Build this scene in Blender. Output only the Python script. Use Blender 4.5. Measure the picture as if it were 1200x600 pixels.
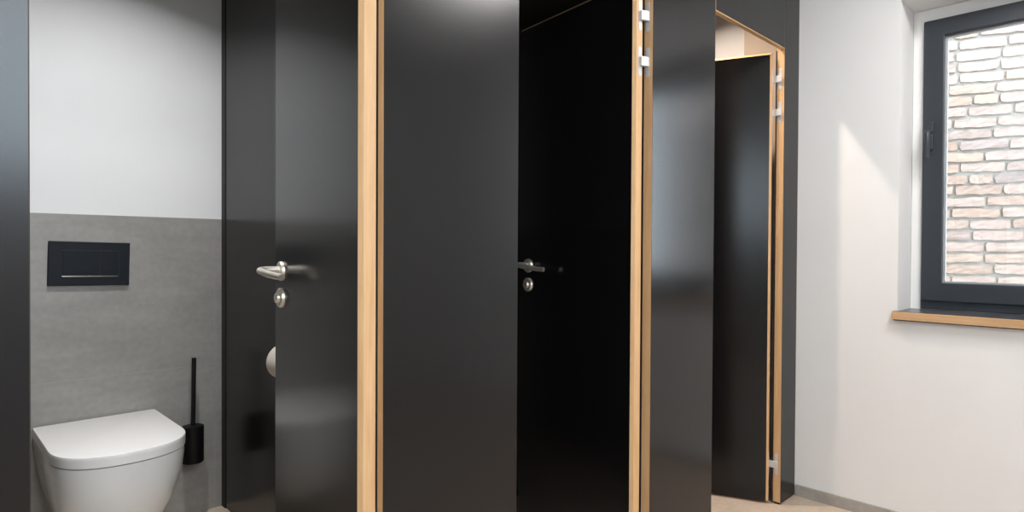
import bpy, bmesh, math, random
from mathutils import Vector, Matrix
for o in list(bpy.data.objects): bpy.data.objects.remove(o)
S = bpy.context.scene
C = S.collection
R = math.radians

# ---------------------------------------------------------------- camera, world, light, exposure
D = 1.15; CAMH = 1.1486
cam = bpy.data.cameras.new('camera'); co = bpy.data.objects.new('camera', cam); C.objects.link(co)
cam.sensor_fit = 'HORIZONTAL'; cam.sensor_width = 36; cam.lens = 727.6353/1200*36
cam.clip_start = .02
ya, pi_, ro = R(44.1512), R(-.671), R(.2929)
fw = Vector((math.sin(ya)*math.cos(pi_), math.cos(ya)*math.cos(pi_), math.sin(pi_)))
rt = Vector((math.cos(ya), -math.sin(ya), 0)); up = rt.cross(fw)
rt2 = rt*math.cos(ro)+up*math.sin(ro); up2 = -rt*math.sin(ro)+up*math.cos(ro)
M = Matrix((rt2, up2, -fw)).transposed().to_4x4(); M.translation = Vector((0, -D, CAMH))
co.matrix_world = M
S.camera = co
S.view_settings.view_transform = 'Standard'; S.view_settings.look = 'None'
S.view_settings.exposure = 0.34; S.view_settings.gamma = 1; S.view_settings.use_curve_mapping = False

w = bpy.data.worlds.new('world'); S.world = w; w.use_nodes = True
bg = w.node_tree.nodes['Background']; bg.inputs[0].default_value = (.78, .89, 1.0, 1)
# hazy daylight: the sky is brightest low on the side the daylight comes from
_nt = w.node_tree; _tc = _nt.nodes.new('ShaderNodeTexCoord'); _dp = _nt.nodes.new('ShaderNodeVectorMath'); _dp.operation = 'DOT_PRODUCT'
_dp.inputs[1].default_value = Vector((.62, -.75, .22)).normalized(); _nt.links.new(_tc.outputs['Generated'], _dp.inputs[0])
_mr = _nt.nodes.new('ShaderNodeMapRange'); _mr.inputs[1].default_value = .35; _mr.inputs[2].default_value = 1.0; _mr.inputs[3].default_value = 6.0; _mr.inputs[4].default_value = 11.0
_mr.interpolation_type = 'SMOOTHSTEP'
_nt.links.new(_dp.outputs['Value'], _mr.inputs[0]); _nt.links.new(_mr.outputs[0], bg.inputs[1])

def area(name, loc, rot, sx, sy, power, col, spread=180):
    l = bpy.data.lights.new(name, 'AREA'); l.shape = 'RECTANGLE'; l.size = sx; l.size_y = sy
    l.energy = power; l.color = col; l.spread = R(spread)
    o = bpy.data.objects.new(name, l); o.location = loc; o.rotation_euler = rot; C.objects.link(o); return o

CEIL = 2.6; YB = 1.72; XW = 2.98; XL = -2.6; YR = -2.6     # room: back wall, right wall, left end, rear wall
FILL_PANELS = [(.30, -2.05), (2.15, -1.2)]  # unseen fill lights, added to brighten the walkway, reveal and left board

# ---------------------------------------------------------------- materials
def mat(name, col, rough=.5, metal=0, noise=0, nscale=8, stretch=(1, 1, 1), col2=None, bump=0, bscale=60, spec=.5, coat=0, rvar=0):
    m = bpy.data.materials.new(name); m.use_nodes = True; nt = m.node_tree; b = nt.nodes['Principled BSDF']
    b.inputs['Base Color'].default_value = (*col, 1); b.inputs['Roughness'].default_value = rough
    b.inputs['Metallic'].default_value = metal; b.inputs['Specular IOR Level'].default_value = spec
    if coat: b.inputs['Coat Weight'].default_value = coat; b.inputs['Coat Roughness'].default_value = .05
    tc = nt.nodes.new('ShaderNodeTexCoord'); mp = nt.nodes.new('ShaderNodeMapping')
    mp.inputs['Scale'].default_value = stretch
    nt.links.new(tc.outputs['Object'], mp.inputs['Vector'])
    if noise:
        n = nt.nodes.new('ShaderNodeTexNoise'); n.inputs['Scale'].default_value = nscale; n.inputs['Detail'].default_value = 6
        n.inputs['Roughness'].default_value = .6
        nt.links.new(mp.outputs[0], n.inputs['Vector'])
        r = nt.nodes.new('ShaderNodeValToRGB'); c2 = col2 or tuple(c*(1-noise) for c in col)
        r.color_ramp.elements[0].position = .3; r.color_ramp.elements[0].color = (*c2, 1)
        r.color_ramp.elements[1].position = .7; r.color_ramp.elements[1].color = (*col, 1)
        nt.links.new(n.outputs['Fac'], r.inputs[0]); nt.links.new(r.outputs[0], b.inputs['Base Color'])
        if rvar:
            mr = nt.nodes.new('ShaderNodeMapRange'); mr.inputs[3].default_value = rough-rvar; mr.inputs[4].default_value = rough+rvar
            nt.links.new(n.outputs['Fac'], mr.inputs[0]); nt.links.new(mr.outputs[0], b.inputs['Roughness'])
    if bump:
        n2 = nt.nodes.new('ShaderNodeTexNoise'); n2.inputs['Scale'].default_value = bscale; n2.inputs['Detail'].default_value = 3
        nt.links.new(mp.outputs[0], n2.inputs['Vector'])
        bp = nt.nodes.new('ShaderNodeBump'); bp.inputs['Strength'].default_value = bump; bp.inputs['Distance'].default_value = .002
        nt.links.new(n2.outputs['Fac'], bp.inputs['Height']); nt.links.new(bp.outputs[0], b.inputs['Normal'])
    return m

def stone(name, c1, c2, rough, joints=None, joint_col=(.3, .29, .28)):
    """large-format stoneware: mottled grey, optional thin joints. joints=(axis_u, period_u, off_u, axis_v, period_v, off_v)"""
    m = mat(name, c1, rough, noise=.2, nscale=2.2, col2=c2, rvar=.06)
    nt = m.node_tree; b = nt.nodes['Principled BSDF']; src = b.inputs['Base Color'].links[0].from_socket
    tc = nt.nodes.new('ShaderNodeTexCoord')
    n = nt.nodes.new('ShaderNodeTexNoise'); n.inputs['Scale'].default_value = 45; n.inputs['Detail'].default_value = 8
    nt.links.new(tc.outputs['Object'], n.inputs['Vector'])
    mr = nt.nodes.new('ShaderNodeMapRange'); mr.inputs[1].default_value = .3; mr.inputs[2].default_value = .7
    mr.inputs[3].default_value = .93; mr.inputs[4].default_value = 1.06
    nt.links.new(n.outputs['Fac'], mr.inputs[0])
    # faint horizontal cloudy streaks
    mp = nt.nodes.new('ShaderNodeMapping'); mp.inputs['Scale'].default_value = (1, 1, 4)
    nt.links.new(tc.outputs['Object'], mp.inputs['Vector'])
    n3 = nt.nodes.new('ShaderNodeTexNoise'); n3.inputs['Scale'].default_value = 5; n3.inputs['Detail'].default_value = 5
    nt.links.new(mp.outputs[0], n3.inputs['Vector'])
    mr3 = nt.nodes.new('ShaderNodeMapRange'); mr3.inputs[1].default_value = .3; mr3.inputs[2].default_value = .7
    mr3.inputs[3].default_value = .92; mr3.inputs[4].default_value = 1.07
    nt.links.new(n3.outputs['Fac'], mr3.inputs[0])
    mu = nt.nodes.new('ShaderNodeMath'); mu.operation = 'MULTIPLY'
    nt.links.new(mr.outputs[0], mu.inputs[0]); nt.links.new(mr3.outputs[0], mu.inputs[1])
    vm = nt.nodes.new('ShaderNodeVectorMath'); vm.operation = 'SCALE'
    nt.links.new(src, vm.inputs[0]); nt.links.new(mu.outputs[0], vm.inputs['Scale'])
    out = vm.outputs[0]
    if joints:
        sp = nt.nodes.new('ShaderNodeSeparateXYZ'); nt.links.new(tc.outputs['Object'], sp.inputs[0])
        facs = []
        for ax, per, off in (joints[:3], joints[3:]):
            a = nt.nodes.new('ShaderNodeMath'); a.operation = 'SUBTRACT'; a.inputs[1].default_value = off
            nt.links.new(sp.outputs[ax], a.inputs[0])
            p = nt.nodes.new('ShaderNodeMath'); p.operation = 'PINGPONG'; p.inputs[1].default_value = per/2
            nt.links.new(a.outputs[0], p.inputs[0])
            l = nt.nodes.new('ShaderNodeMath'); l.operation = 'LESS_THAN'; l.inputs[1].default_value = .0019
            nt.links.new(p.outputs[0], l.inputs[0]); facs.append(l)
        mx = nt.nodes.new('ShaderNodeMath'); mx.operation = 'MAXIMUM'
        nt.links.new(facs[0].outputs[0], mx.inputs[0]); nt.links.new(facs[1].outputs[0], mx.inputs[1])
        mix = nt.nodes.new('ShaderNodeMix'); mix.data_type = 'RGBA'
        nt.links.new(mx.outputs[0], mix.inputs[0]); nt.links.new(out, mix.inputs[6]); mix.inputs[7].default_value = (*joint_col, 1)
        out = mix.outputs[2]
    nt.links.new(out, b.inputs['Base Color'])
    return m

def glassmat(name):
    m = bpy.data.materials.new(name); m.use_nodes = True; nt = m.node_tree; nt.nodes.clear()
    o = nt.nodes.new('ShaderNodeOutputMaterial'); mx = nt.nodes.new('ShaderNodeMixShader')
    t = nt.nodes.new('ShaderNodeBsdfTransparent'); g = nt.nodes.new('ShaderNodeBsdfGlossy'); g.inputs['Roughness'].default_value = .01
    t.inputs[0].default_value = (.97, .985, .98, 1)
    f = nt.nodes.new('ShaderNodeFresnel'); f.inputs[0].default_value = 1.5
    nt.links.new(f.outputs[0], mx.inputs[0]); nt.links.new(t.outputs[0], mx.inputs[1]); nt.links.new(g.outputs[0], mx.inputs[2])
    nt.links.new(mx.outputs[0], o.inputs[0]); return m

def emit(name, col, s):
    m = bpy.data.materials.new(name); m.use_nodes = True; nt = m.node_tree; b = nt.nodes['Principled BSDF']
    b.inputs['Base Color'].default_value = (.8, .8, .8, 1)
    b.inputs['Emission Color'].default_value = (*col, 1); b.inputs['Emission Strength'].default_value = s; return m

PLASTER = mat('white_plaster', (.80, .80, .80), .85, noise=.03, nscale=3, bump=.12, bscale=180)
CEILM = mat('ceiling_paint', (.82, .82, .81), .9, bump=.05, bscale=150)
BLACK = mat('black_laminate', (.0060, .0057, .0062), .215, noise=.12, nscale=300, spec=.40)
BLACKIN = BLACK
WOODV = mat('wood_core_upright', (.66, .42, .225), .5, noise=.3, nscale=10, stretch=(9, 9, .5), col2=(.55, .32, .145), bump=.15, bscale=30)
WOODH = mat('wood_core_level', (.66, .435, .245), .5, noise=.3, nscale=10, stretch=(.5, 9, 9), col2=(.56, .34, .17), bump=.15, bscale=30)
WOODY = mat('wood_sill', (.62, .40, .22), .45, noise=.3, nscale=10, stretch=(9, .5, 9), col2=(.52, .31, .16), bump=.15, bscale=30)
SILLTOP = mat('sill_laminate', (.07, .075, .085), .28, noise=.1, nscale=60)
TILE = stone('stoneware_wall', (.335, .32, .30), (.27, .26, .24), .45, (0, 1.2, .962-1.2, 2, .637, .637*2-.0), (.32, .31, .295))
FLOORM = stone('stoneware_floor', (.57, .465, .37), (.49, .395, .31), .42, (0, .6, .962-.6, 1, .6, YB-.6), (.42, .38, .33))
SKIRT = stone('stoneware_skirting', (.40, .375, .345), (.33, .31, .285), .45)
CERAMIC = mat('glazed_ceramic', (.88, .865, .84), .12, noise=.02, nscale=2, coat=.3)
LIDM = mat('lid_plastic', (.88, .86, .835), .22, noise=.02, nscale=3)
STEEL = mat('brushed_steel', (.80, .74, .66), .36, .85, noise=.15, nscale=80)
ZINC = mat('hinge_zinc', (.66, .70, .76), .38, .35, noise=.1, nscale=60)
ZINCW = mat('hinge_arm', (.74, .75, .77), .35, .3, noise=.08, nscale=90)
DARK = mat('dark_gap', (.01, .01, .01), .6, noise=.1, nscale=20)
BRUSHM = mat('black_matt_metal', (.006, .006, .006), .45, spec=.25, noise=.2, nscale=30)
PLATE = mat('flush_plate_black', (.009, .012, .017), .5, spec=.2, noise=.1, nscale=30)
CHROME = mat('chrome', (.75, .75, .75), .15, 1, noise=.05, nscale=30)
PAPER = mat('toilet_paper', (.62, .56, .50), .95, noise=.1, nscale=60, bump=.3, bscale=200)
CARD = mat('cardboard_core', (.35, .25, .17), .9, noise=.1, nscale=60)
ANTH = mat('anthracite_frame', (.032, .040, .050), .42, noise=.12, nscale=300)
SPACER = mat('aluminium_spacer', (.55, .58, .60), .4, .6, noise=.1, nscale=40)
REVEALM = mat('reveal_white', (.86, .86, .85), .6, noise=.02, nscale=4)
GLASS = glassmat('window_glass')
WHITEBOX = mat('white_enamel', (.84, .85, .84), .4, noise=.02, nscale=10)
SILICONE = mat('clear_seal', (.5, .5, .48), .4, noise=.05, nscale=10)
STOPM = mat('brown_seal', (.022, .017, .012), .6, noise=.1, nscale=20)
MORTAR = mat('mortar', (.345, .32, .285), .95, noise=.2, nscale=30, bump=.5, bscale=120)
PAVING = mat('pale_paving', (.4, .39, .37), .9, noise=.2, nscale=5, bump=.2)

def brickmat():
    m = mat('handmade_brick', (.43, .33, .285), .95, noise=.3, nscale=14, col2=(.36, .27, .23), bump=.9, bscale=70)
    nt = m.node_tree; b = nt.nodes['Principled BSDF']; src = b.inputs['Base Color'].links[0].from_socket
    at = nt.nodes.new('ShaderNodeAttribute'); at.attribute_name = 'tone'
    mx = nt.nodes.new('ShaderNodeMix'); mx.data_type = 'RGBA'; mx.blend_type = 'MULTIPLY'; mx.inputs[0].default_value = 1
    nt.links.new(src, mx.inputs[6]); nt.links.new(at.outputs['Color'], mx.inputs[7]); nt.links.new(mx.outputs[2], b.inputs['Base Color'])
    return m
BRICK = brickmat()

# ---------------------------------------------------------------- helpers
def box(bm, x0, x1, y0, y1, z0, z1, mi=0):
    vs = [bm.verts.new((x, y, z)) for x in (x0, x1) for y in (y0, y1) for z in (z0, z1)]
    for f in ((0, 1, 3, 2), (4, 6, 7, 5), (0, 4, 5, 1), (2, 3, 7, 6), (0, 2, 6, 4), (1, 5, 7, 3)):
        bm.faces.new([vs[i] for i in f]).material_index = mi
    return vs
def rings(bm, loops, cap=True, mi=0):
    L = [[bm.verts.new(p) for p in l] for l in loops]
    for a, b in zip(L, L[1:]):
        n = len(a)
        for i in range(n): bm.faces.new((a[i], a[(i+1) % n], b[(i+1) % n], b[i])).material_index = mi
    if cap: bm.faces.new(L[0][::-1]).material_index = mi; bm.faces.new(L[-1]).material_index = mi
    return L
def lathe(bm, c, axis, prof, n=32):
    """prof = [(radius, distance along axis)]"""
    ax = Vector(axis).normalized(); u = ax.orthogonal().normalized(); v = ax.cross(u); c = Vector(c)
    rings(bm, [[c+ax*h+(u*math.cos(2*math.pi*k/n)+v*math.sin(2*math.pi*k/n))*max(r, 1e-5) for k in range(n)] for r, h in prof])
def tube(bm, pts, r, n=16):
    pts = [Vector(p) for p in pts]; loops = []; u = None
    rs = r if isinstance(r, (list, tuple)) else [r]*len(pts)
    for i, p in enumerate(pts):
        t = ((pts[min(i+1, len(pts)-1)]-p).normalized()+(p-pts[max(i-1, 0)]).normalized()).normalized()
        u = t.orthogonal().normalized() if u is None else (u-t*u.dot(t)).normalized()
        v = t.cross(u)
        loops.append([p+(u*math.cos(2*math.pi*k/n)+v*math.sin(2*math.pi*k/n))*rs[i] for k in range(n)])
    rings(bm, loops)
def obj(name, bm, m, parent=None, bevel=0, smooth=False, seg=2):
    bmesh.ops.recalc_face_normals(bm, faces=bm.faces)
    me = bpy.data.meshes.new(name); bm.to_mesh(me); bm.free()
    for k in (m if isinstance(m, (list, tuple)) else [m]): me.materials.append(k)
    o = bpy.data.objects.new(name, me); C.objects.link(o)
    if smooth:
        for p in me.polygons: p.use_smooth = True
        me.set_sharp_from_angle(angle=R(40))
    if bevel:
        b = o.modifiers.new('bevel', 'BEVEL'); b.width = bevel; b.segments = seg; b.limit_method = 'ANGLE'; b.angle_limit = R(35)
    if parent: o.parent = parent
    return o
def boxo(name, dims, m, parent=None, bevel=0):
    bm = bmesh.new(); box(bm, *dims); return obj(name, bm, m, parent, bevel)
def thing(name, loc, label, cat, group=None, rot=0):
    o = bpy.data.objects.new(name, None); C.objects.link(o); o.location = loc; o.rotation_euler = (0, 0, rot); o.empty_display_size = .1
    o['label'] = label; o['category'] = cat
    if group: o['group'] = group
    return o
def tag(o, label, cat, group=None):
    o['label'] = label; o['category'] = cat
    if group: o['group'] = group
    return o
def st(o, label=None, cat=None):
    o['kind'] = 'structure'
    if label: o['label'] = label; o['category'] = cat or 'wall'
    return o

# ================================================================ SETTING
st(boxo('floor', (XL-.2, XW+.35, YR-.2, YB+.2, -.05, 0), FLOORM), 'beige grey large format tiled floor', 'floor')
st(boxo('ceiling', (XL-.2, XW+.35, YR-.2, YB+.2, CEIL, CEIL+.08), CEILM), 'white ceiling above the cubicles', 'ceiling')
# back wall: plaster above, stoneware wainscot below
bw = st(boxo('wall_back', (XL-.2, XW+.35, YB+.0, YB+.2, 0, CEIL), PLASTER), 'white back wall with grey stone tiled lower half', 'wall')
boxo('wall_tile', (XL, XW, YB-.004, YB+.01, 0, 1.272), TILE, bw)
# left end wall
LY0, LY1, LZ0, LZ1 = -2.4, -1.1, 1.3, 2.5
bm = bmesh.new()
for p0, p1, q0, q1 in ((YR-.2, LY0, 0, CEIL), (LY1, YB, 0, CEIL), (LY0, LY1, 0, LZ0), (LY0, LY1, LZ1, CEIL)): box(bm, XL-.2, XL, p0, p1, q0, q1)
st(obj('wall_left', bm, PLASTER), 'white end wall', 'wall')
# window dimensions (right wall)
WY0, WY1, WZ0, WZ1 = -1.60, -.408, .885, 2.195
def holed_wall(bm, a0, a1, z0, z1, h0, h1, hz0, hz1, mk):
    for (p0, p1, q0, q1) in ((a0, h0, z0, z1), (h1, a1, z0, z1), (h0, h1, z0, hz0), (h0, h1, hz1, z1)): mk(bm, p0, p1, q0, q1)
bm = bmesh.new(); holed_wall(bm, YR-.2, YB+.2, 0, CEIL, WY0, WY1, WZ0-.03, WZ1, lambda b, p0, p1, q0, q1: box(b, XW, XW+.35, p0, p1, q0, q1))
wr = st(obj('wall_right', bm, PLASTER), 'white plastered right hand wall with the window', 'wall')
# rear wall with a wide high window (behind the viewpoint)
RX0, RX1, RZ0, RZ1 = -1.7, 1.3, 1.45, 2.5
bm = bmesh.new(); holed_wall(bm, XL-.2, XW+.35, 0, CEIL, RX0, RX1, RZ0, RZ1, lambda b, p0, p1, q0, q1: box(b, p0, p1, YR-.2, YR, q0, q1))
st(obj('wall_rear', bm, PLASTER), 'white wall opposite the cubicles', 'wall')
# skirting
bm = bmesh.new(); box(bm, XW-.010, XW, YR, 0-.001, 0, .051)
st(obj('baseboard_right', bm, SKIRT), 'grey stone skirting along the white right wall', 'skirting')
bm = bmesh.new(); box(bm, XL, XW-.012, YR, YR+.010, 0, .051); st(obj('baseboard_rear', bm, SKIRT), 'grey stone skirting opposite the cubicles', 'skirting')
bm = bmesh.new(); box(bm, XL, XL+.010, YR+.012, 0, 0, .051); st(obj('baseboard_left', bm, SKIRT), 'grey stone skirting on the end wall', 'skirting')

# ---- window 1, right wall
FX = XW+.19                       # room-side face of the outer frame
win = thing('window_1', (XW, WY1, WZ0), 'anthracite framed window with a wooden sill in the white right wall', 'window'); win['kind'] = 'structure'
def wpart(name, bm, m, bevel=0, parent=win):
    o = obj(name, bm, m, parent, bevel); o.matrix_parent_inverse = Matrix.Translation((-XW, -WY1, -WZ0)) if parent is win else Matrix(); return o
def frame_bm(x0, x1, y0, y1, z0, z1, t, tb=None, tt=None):
    bm = bmesh.new(); tb = tb or t; tt = tt or t
    o = [(y0, z0), (y1, z0), (y1, z1), (y0, z1)]; i = [(y0+t, z0+tb), (y1-t, z0+tb), (y1-t, z1-tt), (y0+t, z1-tt)]
    V = {}
    for k, x in enumerate((x0, x1)):
        V[k] = ([bm.verts.new((x, *p)) for p in o], [bm.verts.new((x, *p)) for p in i])
    for j in range(4):
        n = (j+1) % 4
        bm.faces.new((V[0][0][j], V[0][0][n], V[0][1][n], V[0][1][j])); bm.faces.new((V[1][0][j], V[1][1][j], V[1][1][n], V[1][0][n]))
        bm.faces.new((V[0][0][j], V[1][0][j], V[1][0][n], V[0][0][n])); bm.faces.new((V[0][1][j], V[0][1][n], V[1][1][n], V[1][1][j]))
    return bm
FY1, FZ1, FZ0 = WY1-.042, WZ1-.055, .898
wpart('reveal_lining', frame_bm(FX+.004, FX+.03, WY0+.001, WY1-.001, WZ0+.001, WZ1-.001, .041, .012, .054), REVEALM, .003)
wpart('window_frame', frame_bm(FX-.006, FX+.07, WY0+.042, FY1, FZ0, FZ1, .05), ANTH, .003)
wpart('sash', frame_bm(FX-.022, FX+.05, WY0+.045, FY1-.006, FZ0+.036, FZ1-.004, .072, .078, .072), ANTH, .003)
SY0, SY1, SZ0, SZ1 = WY0+.117, FY1-.078, FZ0+.114, FZ1-.076
wpart('glazing_spacer', frame_bm(FX+.004, FX+.03, SY0, SY1, SZ0, SZ1, .007), SPACER)
bm = bmesh.new(); box(bm, FX+.014, FX+.018, SY0+.002, SY1-.002, SZ0+.002, SZ1-.002); wpart('pane', bm, GLASS)
# sill: dark laminate board with wooden core edge
bm = bmesh.new(); box(bm, XW-.0002, FX+.002, WY0+.002, WY1-.001, WZ0-.024, WZ0+.009); box(bm, XW-.028, XW-.0005, WY0-.02, WY1+.014, WZ0-.024, WZ0+.009)
sill = wpart('window_sill', bm, WOODY, .0015); sill['label'] = 'wooden sill board with a dark top'
bm = bmesh.new(); box(bm, XW-.0009, FX, WY0+.004, WY1-.003, WZ0+.0091, WZ0+.0105); box(bm, XW-.026, XW-.001, WY0-.018, WY1+.012, WZ0+.009, WZ0+.0105)
o = obj('sill_top', bm, SILLTOP, sill)
# shadow joint under the sill
bm = bmesh.new(); box(bm, XW-.010, XW-.0005, WY0-.018, WY1+.012, WZ0-.029, WZ0-.0245); obj('shadow_joint', bm, DARK, sill)
# handle
hy = FY1-.028; hz = 1.625
bm = bmesh.new(); box(bm, FX-.036, FX-.022, hy-.016, hy+.020, hz-.045, hz+.075)
wh = wpart('window_handle', bm, ANTH, .004)
bm = bmesh.new(); tube(bm, [(FX-.03, hy-.004, hz+.03), (FX-.066, hy-.004, hz+.03), (FX-.074, hy-.004, hz+.02), (FX-.074, hy-.004, hz-.02), (FX-.072, hy-.004, hz-.085)], [.011, .011, .012, .0115, .010], 14)
obj('lever', bm, ANTH, wh, smooth=True)

# ---- rear window (seen only mirrored in the black boards)
win2 = thing('window_2', (RX0, YR, RZ0), 'wide high window opposite the cubicles', 'window'); win2['kind'] = 'structure'
bm = bmesh.new()
for x0, x1 in ((RX0, RX0+.06), (RX1-.06, RX1), ((RX0+RX1)/2-.04, (RX0+RX1)/2+.04)): box(bm, x0, x1, YR-.14, YR-.08, RZ0, RZ1)
for z0, z1 in ((RZ0, RZ0+.06), (RZ1-.06, RZ1)): box(bm, RX0, RX1, YR-.14, YR-.08, z0, z1)
o = obj('window_frame', bm, ANTH, win2); o.matrix_parent_inverse = Matrix.Translation((-RX0, -YR, -RZ0))
bm = bmesh.new(); box(bm, RX0+.03, RX1-.03, YR-.112, YR-.108, RZ0+.03, RZ1-.03)
o = obj('pane', bm, GLASS, win2); o.matrix_parent_inverse = Matrix.Translation((-RX0, -YR, -RZ0))

win3 = thing('window_3', (XL, LY0, LZ0), 'window in the far end wall', 'window'); win3['kind'] = 'structure'
bm = bmesh.new()
for y0, y1 in ((LY0, LY0+.06), (LY1-.06, LY1)): box(bm, XL-.14, XL-.08, y0, y1, LZ0, LZ1)
for z0, z1 in ((LZ0, LZ0+.06), (LZ1-.06, LZ1)): box(bm, XL-.14, XL-.08, LY0, LY1, z0, z1)
o = obj('window_frame', bm, ANTH, win3); o.matrix_parent_inverse = Matrix.Translation((-XL, -LY0, -LZ0))
bm = bmesh.new(); box(bm, XL-.112, XL-.108, LY0+.03, LY1-.03, LZ0+.03, LZ1-.03)
o = obj('pane', bm, GLASS, win3); o.matrix_parent_inverse = Matrix.Translation((-XL, -LY0, -LZ0))

# ---- outside: neighbouring brick wall, set at an angle to the window
random.seed(5)
bm = bmesh.new(); toneL = bm.loops.layers.color.new('tone')
BL, BH, J, CRS = .232, .050, .012, .0655
box(bm, -.9, 2.3, .006, .22, -.05, 3.4, 1)
nrow = int(3.42/CRS)
for r in range(nrow):
    z = -.03+r*CRS; x = -.9+(-BL*.5 if r % 2 else 0)+random.uniform(-.05, .05)
    while x < 2.15:
        L = BL*random.uniform(.86, 1.08)
        if random.random() < .12: L *= .55
        nx, nz = 7, 3
        dz = random.uniform(-.0025, .0025); tilt = random.uniform(-.006, .006)
        near = -.75 < x < 1.2
        if not near: nx, nz = 2, 1
        out = random.uniform(-.004, .004)
        g = []
        for i in range(nx+1):
            col = []
            for k in range(nz+1):
                u, v = i/nx, k/nz
                px = x+u*(L-J)+random.uniform(-.0025, .0025); pz = z+dz+v*BH*random.uniform(.94, 1.04)+tilt*(u-.5)+(random.uniform(-.003, .003) if k in (0, nz) else 0)
                if i in (0, nx) and k in (0, nz): px += (.003 if i == 0 else -.003); pz += (.002 if k == 0 else -.002)
                col.append(bm.verts.new((px, -.005+out+random.uniform(-.0025, .0025), pz)))
            g.append(col)
        t = random.uniform(.88, 1.12); hue = random.uniform(-.02, .04); tc = (t*(1+hue), t, t*(1-hue*1.2), 1)
        fs = []
        for i in range(nx):
            for k in range(nz): fs.append(bm.faces.new((g[i][k], g[i+1][k], g[i+1][k+1], g[i][k+1])))
        rim = [g[i][0] for i in range(nx+1)]+[g[nx][k] for k in range(1, nz+1)]+[g[i][nz] for i in range(nx-1, -1, -1)]+[g[0][k] for k in range(nz-1, 0, -1)]
        back = [bm.verts.new((v.co.x, .008, v.co.z)) for v in rim]
        for i in range(len(rim)):
            n = (i+1) % len(rim); fs.append(bm.faces.new((rim[i], back[i], back[n], rim[n])))
        for f in fs:
            f.material_index = 0
            for l in f.loops: l[toneL] = tc
        x += L
me_o = obj('wall_outside', bm, [BRICK, MORTAR])
# local x runs towards -Y/+X, local -y faces the window
me_o.location = (4.30, -.05, 0); me_o.rotation_euler = (0, 0, R(-68.6)); 
st(me_o, 'weathered handmade brick wall of the neighbouring building outside the window', 'wall')
bm = bmesh.new(); box(bm, XW+.36, 9, -8, 6, -.12, -.06); st(obj('ground_outside', bm, PAVING), 'pale paving outside', 'ground')

# ================================================================ CUBICLES
T = .040                                    # board thickness
Z0 = .010; ZT = CEIL; ZH = 2.047           # boards start above the floor, header underside
def front_panel(x0, x1, label, shade_y=None, group='black upright front boards between the cubicle doors'):
    t = thing('cubicle_panel', ((x0+x1)/2, T/2, 0), label, 'partition panel', group)
    cx = (x0+x1)/2
    bm = bmesh.new(); box(bm, x0-cx, x1-cx, .0012-T/2, T/2-.0012, Z0, ZT-.004); obj('wood_core', bm, WOODV, t, .0006)['label'] = 'exposed light wood edge of the board'
    bm = bmesh.new(); box(bm, x0-cx+.0002, x1-cx+.0003, -T/2, -T/2+.0011, Z0, ZT-.004); obj('front_laminate', bm, BLACK, t)
    bm = bmesh.new(); box(bm, x0-cx+.0004, x1-cx-.0004, T/2-.0011, T/2, Z0, ZT-.004); obj('rear_laminate', bm, BLACK, t, .0004)
    if shade_y: bm = bmesh.new(); box(bm, x0-cx-.0018, x0-cx+.002, shade_y-T/2, T/2-.0008, Z0+.001, ZH-.003); obj('gap_shade', bm, DARK, t)  # black strip painted in for the shaded gap beside the open door
    bm = bmesh.new(); box(bm, x0-cx+.006, x1-cx-.006, -T/2+.008, T/2-.008, 0, Z0); obj('plinth', bm, DARK, t)
    return t
A, B_, C_, D_, E_, G_ = .7315, 1.1369, 1.7584, 2.1739, 2.8075, 2.9646
front_panel(-.285, .1258, 'black front board at the far left edge, left of the toilet')
front_panel(A, B_, 'wide black front board between the toilet cubicle and the middle cubicle', .0225)
front_panel(C_, D_, 'black front board between the middle cubicle and the far cubicle', .034)
front_panel(E_, G_, 'narrow black front board beside the white right wall', .034)
# shadow-gap profile against the white wall
tag(boxo('corner_profile', (G_+.0005, XW-.0005, .010, .034, 0, ZT-.004), DARK), 'thin black profile between the last board and the white wall', 'profile')
# the next bay to the left: closed board beyond the frame
front_panel(-2.59, -.289, 'plain black front boarding beyond the left edge', group=None)
# headers over the doors
def header(x0, x1, label):
    t = thing('header_panel', ((x0+x1)/2, T/2, ZH), label, 'header panel', 'black header boards over the doors'); c = (x0+x1)/2
    h = ZT-.004-ZH
    bm = bmesh.new(); box(bm, x0-c+.0010, x1-c-.0010, .0008-T/2, .0005, 0, h); obj('wood_core', bm, WOODH, t)['label'] = 'light wood edge of the header board'
    bm = bmesh.new(); box(bm, x0-c+.0045, x1-c-.0045, -T/2-.0004, -T/2+.0007, .0035, h); obj('front_laminate', bm, BLACK, t)
    bm = bmesh.new(); box(bm, x0-c+.0045, x1-c-.0045, .0005, .0016, .0035, h); obj('rear_laminate', bm, BLACK, t)
header(.1258, A, 'black header board over the open toilet cubicle')
header(B_, C_, 'black header board over the middle cubicle door')
header(D_, E_, 'black header board over the far cubicle door, wood edged below')
# side partitions
def side(x0, x1, label):
    t = thing('cubicle_partition', ((x0+x1)/2, T+.001, 0), label, 'partition', 'black side partitions of the cubicles'); c = (x0+x1)/2; y0 = T+.001
    boxo('board', (x0-c, x1-c, 0, YB-.006-y0, Z0, ZT-.004), BLACK, t, .0006)
    boxo('wall_channel', (x0-c-.003, x1-c+.003, YB-.046-y0, YB-.0045-y0, 0.0, ZT-.004), DARK, t, .0006)
    boxo('floor_channel', (x0-c+.004, x1-c-.004, .002, YB-.05-y0, 0, Z0), DARK, t)
side(-.062, -.032, 'black side partition left of the toilet, behind the left board')
side(.994, 1.024, 'black side partition right of the toilet, holding the paper roll')
side(2.024, 2.054, 'black side partition between the middle and the far cubicle')

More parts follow.
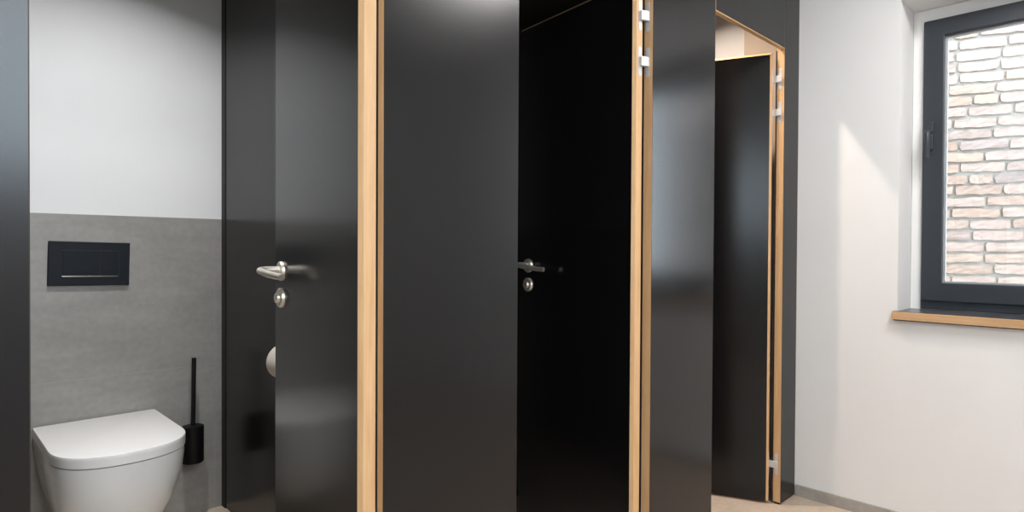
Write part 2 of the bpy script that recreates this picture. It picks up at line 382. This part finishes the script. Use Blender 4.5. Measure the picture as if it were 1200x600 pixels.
# ---- doors
CH = .010; DT = .038; DZ0, DZ1 = .012, 2.036
def hinge(parent, z, side_dir, o0):
    pass
def make_door(hx, hy, ang, L, label, jamb_x, hinges=(1.92, 1.768, .18)):
    t = thing('cubicle_door', (hx, hy, 0), label, 'door', 'black cubicle doors standing open inwards', rot=R(ang))
    # wooden core with chamfered edges on the visible face (+y)
    bm = bmesh.new()
    def loop(y, i): return [(i, y, DZ0), (L, y, DZ0), (L, y, DZ1-i), (i, y, DZ1-i)]
    rings(bm, [loop(-DT, .0), loop(-CH, 0), loop(-.0010, CH)])
    core = obj('door_core', bm, WOODV, t); core['label'] = 'light wooden core showing along the chamfered edge'
    bm = bmesh.new(); box(bm, CH+.0003, L, -.0012, 0, DZ0, DZ1-CH-.0003); obj('front_laminate', bm, BLACK, t)
    bm = bmesh.new(); box(bm, .0006, L-.0006, -DT-.0011, -DT+.0002, DZ0+.0006, DZ1-.0006); obj('rear_laminate', bm, BLACK, t)
    # lever handle set on both faces
    for s, y in ((1, 0), (-1, -DT-.001)):
        hx_ = L-.062; zc = 1.082
        bm = bmesh.new(); lathe(bm, (hx_, y, zc), (0, s, 0), [(.0275, 0), (.0275, .006), (.0255, .009), (.012, .0095), (.012, .010)])
        hd = obj('door_handle', bm, STEEL, t, smooth=True); hd['label'] = 'brushed steel lever handle'
        pts = [(hx_, y+s*.008, zc+.004), (hx_+.001, y+s*.042, zc+.004)]
        for k in range(1, 8):
            a = k/7*math.pi/2; pts.append((hx_+.001-.022*(1-math.cos(a)), y+s*(.042+.022*math.sin(a)), zc+.004-.002*k/7))
        pts += [(hx_-.045, y+s*.0625, zc-.001), (hx_-.075, y+s*.057, zc-.005), (hx_-.110, y+s*.049, zc-.009), (hx_-.143, y+s*.043, zc-.011)]
        bm = bmesh.new(); tube(bm, pts, [.0098]*(len(pts)-2)+[.0092, .0086], 18); obj('lever', bm, STEEL, hd, smooth=True)
        zl = 1.006
        bm = bmesh.new(); lathe(bm, (hx_, y, zl), (0, s, 0), [(.0275, 0), (.0275, .007), (.025, .010), (.015, .0105)])
        lk = obj('lock_rosette', bm, STEEL, t, smooth=True); lk['label'] = 'round steel lock rosette'
        bm = bmesh.new(); lathe(bm, (hx_, y+s*.010, zl), (0, s, 0), [(.0145, 0), (.0145, .006), (.012, .009), (.003, .0095)])
        obj('turn_knob', bm, STEEL, lk, smooth=True)
    # lock face plate in the free edge
    boxo('lock_plate', (L-.0002, L+.0012, -.030, -.012, .92, 1.16), STEEL, t)
    return t
def hinges(t, hx, hy, ang, jx, zs, jy=.020):
    """concealed hinges: a slim plate let into each edge and a folded link bridging the gap"""
    a = R(ang); d = Vector((math.cos(a), math.sin(a), 0)); n = Vector((-math.sin(a), math.cos(a), 0)); inv = Matrix.Translation((hx, hy, 0)) @ Matrix.Rotation(a, 4, 'Z'); inv = inv.inverted()
    for z in zs:
        def plate(bm, org, u, nn, wd, h, th):
            loops = []
            for off in (0, th):
                lp = []
                for k in range(12):
                    b = k/12*2*math.pi+math.pi/12; cx, cz = math.cos(b)*wd/2, math.sin(b)*wd/2
                    cz += (h/2-wd/2) if cz > 0 else -(h/2-wd/2)
                    lp.append(org+u*cx+Vector((0, 0, cz))+nn*off)
                loops.append(lp)
            rings(bm, loops)
        bm = bmesh.new()
        pd = Vector((hx, hy, z))-n*.026           # centre of the plate on the door edge (edge faces -d)
        plate(bm, pd, n, -d, .014, .098, .0014)
        pj = Vector((jx, jy, z))                  # plate on the jamb edge (faces -X)
        plate(bm, pj, Vector((0, 1, 0)), Vector((-1, 0, 0)), .014, .098, .0014)
        bmesh.ops.transform(bm, matrix=inv, verts=bm.verts)
        h = obj('hinge', bm, ZINC, t); h['label'] = 'zinc concealed hinge between door and board'
        bm = bmesh.new()
        # link: two staggered blocks between the plates, in front of the gap
        pa = pd-d*.0015; pb = pj+Vector((-.0015, 0, 0))
        for za, zb, ext in ((-.016, .014, 0), (-.004, .016, .002)):
            p = [pa+n*.005, pa-n*.004, pb+Vector((0, .006, 0)), pb+Vector((0, -.006, 0)), pb+Vector((-.009, -.009, 0)), pa+n*.004-d*.010]
            lo = [q+Vector((0, 0, za)) for q in p]; hi = [q+Vector((0, 0, zb)) for q in p]
            bmh = bmesh.new(); [bmh.verts.new(q) for q in lo+hi]; bmesh.ops.convex_hull(bmh, input=bmh.verts)
            tmp = bpy.data.meshes.new('t'); bmh.to_mesh(tmp); bmh.free(); bm.from_mesh(tmp); bpy.data.meshes.remove(tmp)
            break
        bmesh.ops.transform(bm, matrix=inv, verts=bm.verts)
        obj('hinge_link', bm, ZINCW, h, .001)
specs = [(.6900, .0295, 82.8, .603, A, 'black cubicle door standing open beside the toilet, steel lever handle'),
         (1.7025, .0345, 82.6, .612, C_, 'black middle cubicle door seen past the wide board, two hinges at its top edge'),
         (2.7800, .0435, 112.0, .612, E_, 'black far cubicle door standing ajar near the white wall')]
for hx, hy, an, L, jx, lab in specs:
    t = make_door(hx, hy, an, L, lab, jx)
    hinges(t, hx, hy, an, jx, (1.918, 1.768, .18))
# door stop strip on the inner face of the left board
sx = .1262
tag(boxo('door_stop', (sx, sx+.0045, T-.012, T-.002, Z0, ZH-.002), STOPM), 'slim wooden stop strip along the left board, left of the toilet', 'door stop')

# ================================================================ TOILET
CX = .521
def d_outline(hw, yb, yf, ys, n=2.5, N=40, z=0, cx=CX):
    """D outline: straight back at yb, straight sides until ys, superellipse nose to yf"""
    p = [(cx-hw+.012, yb, z), (cx-hw+.003, yb-.004, z), (cx-hw, yb-.014, z)]
    for k in range(N+1):
        a = math.pi+k/N*math.pi; c, s = math.cos(a), math.sin(a)
        p.append((cx+hw*math.copysign(abs(c)**(2/n), c), ys-(ys-yf)*abs(s)**(2/n), z))
    p += [(cx+hw, yb-.014, z), (cx+hw-.003, yb-.004, z), (cx+hw-.012, yb, z)]
    return p
yw = YB-.0045
toilet = thing('toilet', (CX, yw, 0), 'white wall hung toilet with a closed D shaped lid on the grey tiled wall', 'toilet')
inv = Matrix.Translation((-CX, -yw, 0))
def tp(name, bm, m, **k):
    o = obj(name, bm, m, toilet, **k); o.matrix_parent_inverse = inv; return o
secs = [  # z, half width, front y, straight-until y, exponent
    (.441, .1975, 1.158, 1.345, 2.35), (.425, .198, 1.157, 1.345, 2.35), (.40, .197, 1.159, 1.35, 2.35), (.36, .1935, 1.160, 1.36, 2.35), (.31, .187, 1.176, 1.38, 2.3),
    (.26, .177, 1.200, 1.41, 2.3), (.20, .160, 1.238, 1.45, 2.3), (.14, .135, 1.295, 1.48, 2.3), (.10, .104, 1.355, 1.51, 2.2), (.082, .090, 1.385, 1.52, 2.2)]
bm = bmesh.new(); rings(bm, [d_outline(hw, yw, yf, ys, n, z=z) for z, hw, yf, ys, n in secs])
tp('bowl', bm, CERAMIC, smooth=True)
bm = bmesh.new(); rings(bm, [d_outline(.1955, 1.700, 1.157, 1.345, 2.35, z=.4412), d_outline(.1955, 1.700, 1.157, 1.345, 2.35, z=.4455)]); tp('seat_gap_shade', bm, mat('seat_shadow', (.25, .25, .25), .6, noise=.05, nscale=9))  # grey layer puts the shade between bowl and lid into colour
bm = bmesh.new(); rings(bm, [d_outline(.2005-i, 1.704-i, 1.150+i, 1.345, 2.35, z=z) for z, i in ((.4458, .0015), (.4475, 0), (.470, 0), (.4800, 0), (.4818, .0008), (.4825, .003))])
tp('lid', bm, LIDM, smooth=True)
for sx_ in (-.07, .07):
    bm = bmesh.new(); lathe(bm, (CX+sx_-.02, 1.707, .464), (1, 0, 0), [(.007, 0), (.007, .04)]); tp('lid_hinge', bm, CHROME, smooth=True)

# flush plate
fp = thing('flush_plate', (.5015, yw, 1.0825), 'black two button flush plate on the grey tiles above the toilet', 'flush plate', rot=0)
fp.rotation_euler = (0, R(1.2), 0)
bm = bmesh.new(); box(bm, -.1325, .1325, -.012, 0, -.084, .084); obj('plate', bm, PLATE, fp, .002)
bm = bmesh.new(); box(bm, -.0915, .0970, -.0126, -.012, -.0525, .0525); obj('recess', bm, DARK, fp)
bm = bmesh.new(); box(bm, -.0895, .0315, -.0155, -.0126, -.0445, .0505); obj('button', bm, PLATE, fp, .0015)
bm = bmesh.new(); box(bm, .0345, .0950, -.0155, -.0126, -.0445, .0505); obj('button', bm, PLATE, fp, .0015)
bm = bmesh.new(); box(bm, -.0895, .0950, -.0150, -.0126, -.0505, -.0462); o = obj('trim_bar', bm, CHROME, fp); o['label'] = 'thin chrome bar under the buttons'

# toilet brush in wall cup
bx, by = .853, 1.652
cup = thing('brush_holder', (bx, by, .245), 'black wall mounted brush cup right of the toilet', 'brush holder')
bm = bmesh.new(); lathe(bm, (0, 0, 0), (0, 0, 1), [(.040, 0), (.0425, .004), (.0425, .150), (.0385, .150), (.0385, .012), (.002, .011)], 40); obj('cup', bm, BRUSHM, cup, smooth=True)
bm = bmesh.new(); box(bm, -.02, .02, .036, YB-.0045-by, .060, .110); obj('wall_bracket', bm, BRUSHM, cup, .002)
br = thing('toilet_brush', (bx, by, .260), 'black toilet brush with a long straight handle standing in its cup', 'toilet brush')
bm = bmesh.new(); tube(bm, [(0, 0, .06), (.005, 0, .423)], .0088, 20); obj('handle', bm, BRUSHM, br, .001, smooth=True)
bm = bmesh.new(); lathe(bm, (0, 0, 0), (0, 0, 1), [(.012, .0), (.028, .01), (.030, .05), (.020, .07), (.006, .075)], 28); obj('brush_head', bm, DARK, br, smooth=True)
bm = bmesh.new(); lathe(bm, (0, 0, .1395), (0, 0, 1), [(.010, -.008), (.0375, -.006), (.0375, -.002), (.010, 0)], 28); obj('cover_disc', bm, BRUSHM, br, smooth=True)

# toilet paper roll and holder on the right partition
ry, rz, rr = .890, .768, .060
def roll_set(xs, ry, rz, l1, l2):
    xc = xs-.068
    hold = thing('paper_holder', (xs, ry, rz), l1, 'paper holder', 'toilet paper holders')
    bm = bmesh.new(); lathe(bm, (0, .09, 0), (-1, 0, 0), [(.024, 0.0005), (.024, .006), (.022, .008)], 28); tube(bm, [(-.006, .09, 0), (-.060, .09, 0), (-.066, .087, 0), (-.068, .080, 0), (-.068, -.055, 0)], .0062, 14)
    obj('arm', bm, STEEL, hold, smooth=True)
    bm = bmesh.new(); lathe(bm, (-.068, -.055, 0), (0, -1, 0), [(.009, 0), (.009, .005), (.007, .007)], 20); obj('end_stop', bm, STEEL, hold, smooth=True)
    roll = thing('toilet_paper_roll', (xc, ry, rz-.011), l2, 'toilet paper', 'toilet paper rolls')
    bm = bmesh.new(); n = 48; L = []
    for r_, yy in ((rr, -.045), (rr, .045), (.0205, .045), (.0205, -.045)): L.append([Vector((r_*math.cos(k/n*2*math.pi), yy, r_*math.sin(k/n*2*math.pi))) for k in range(n)])
    L.append(L[0]); 
    V = [[bm.verts.new(p) for p in l] for l in L[:4]]
    for q in range(4):
        a, b = V[q], V[(q+1) % 4]
        for k in range(n): bm.faces.new((a[k], a[(k+1) % n], b[(k+1) % n], b[k]))
    obj('paper', bm, PAPER, roll, smooth=True)
    bm = bmesh.new(); V = [[bm.verts.new((r_*math.cos(k/n*2*math.pi), yy, r_*math.sin(k/n*2*math.pi))) for k in range(n)] for r_, yy in ((.0204, -.0455), (.0204, .0455), (.0190, .0455), (.0190, -.0455))]
    for q in range(4):
        a, b = V[q], V[(q+1) % 4]
        for k in range(n): bm.faces.new((a[k], a[(k+1) % n], b[(k+1) % n], b[k]))
    obj('cardboard_core', bm, CARD, roll, smooth=True)
roll_set(.994, ry, rz, 'steel paper holder on the partition right of the toilet', 'white toilet paper roll half hidden behind the open toilet door')

# pale beige lining board on the right wall, just inside the far cubicle
tag(boxo('wall_lining', (XW-.008, XW-.0005, .0435, .268, .006, CEIL-.004), mat('beige_board', (.58, .47, .38), .6, noise=.05, nscale=12, stretch=(6, 6, .6)), bevel=.001),
    'pale beige lining board on the wall inside the far cubicle, above its door', 'wall board')

# ================================================================ LAMPS
def fill_panel(x, y, label, power):  # added lamp out of view, square panel under the ceiling for fill light
    t = thing('ceiling_fill_panel', (x, y, CEIL), label, 'ceiling light', 'unseen square fill panels')
    bm = bmesh.new(); box(bm, -.31, .31, -.31, .31, -.014, -.001); obj('frame', bm, WHITEBOX, t, .002)
    boxo('diffuser', (-.29, .29, -.29, .29, -.016, -.0145), emit('fill_diffuser', (1, .97, .92), 3), t)
    a = area('fill_light', (0, 0, -.02), (0, 0, 0), .58, .58, power, (1, .985, .975)); a.parent = t
for (x, y), lb in zip(FILL_PANELS, ('unseen square fill panel above the walkway, left one', 'unseen square fill panel above the walkway, right one nearer the window')): fill_panel(x, y, lb, 34 if x < 1 else 22)
def downlight(x, y, label, power=10, col=(1, .83, .69), spread=120):
    t = thing('downlight', (x, y, CEIL), label, 'ceiling light', 'round cubicle ceiling lights')
    bm = bmesh.new(); lathe(bm, (0, 0, -.001), (0, 0, -1), [(.055, 0), (.055, .004), (.047, .006), (.042, .002)], 32); obj('ring', bm, WHITEBOX, t, smooth=True)
    bm = bmesh.new(); lathe(bm, (0, 0, -.0035), (0, 0, -1), [(.0405, 0), (.0405, .001)], 32); obj('lens', bm, emit('downlight_lens', col, 6), t)
    l = bpy.data.lights.new('downlight_lamp', 'AREA'); l.shape = 'DISK'; l.size = .05; l.spread = R(spread); l.energy = power; l.color = col
    o = bpy.data.objects.new('downlight_lamp', l); o.location = (0, 0, -.012); C.objects.link(o); o.parent = t
downlight(2.46, .36, 'round warm ceiling light inside the far cubicle')
downlight(.50, .92, 'unseen round fill light added inside the toilet cubicle', 12, (1, .985, .98), 125)  # unseen lamp, added to brighten the toilet and its back wall
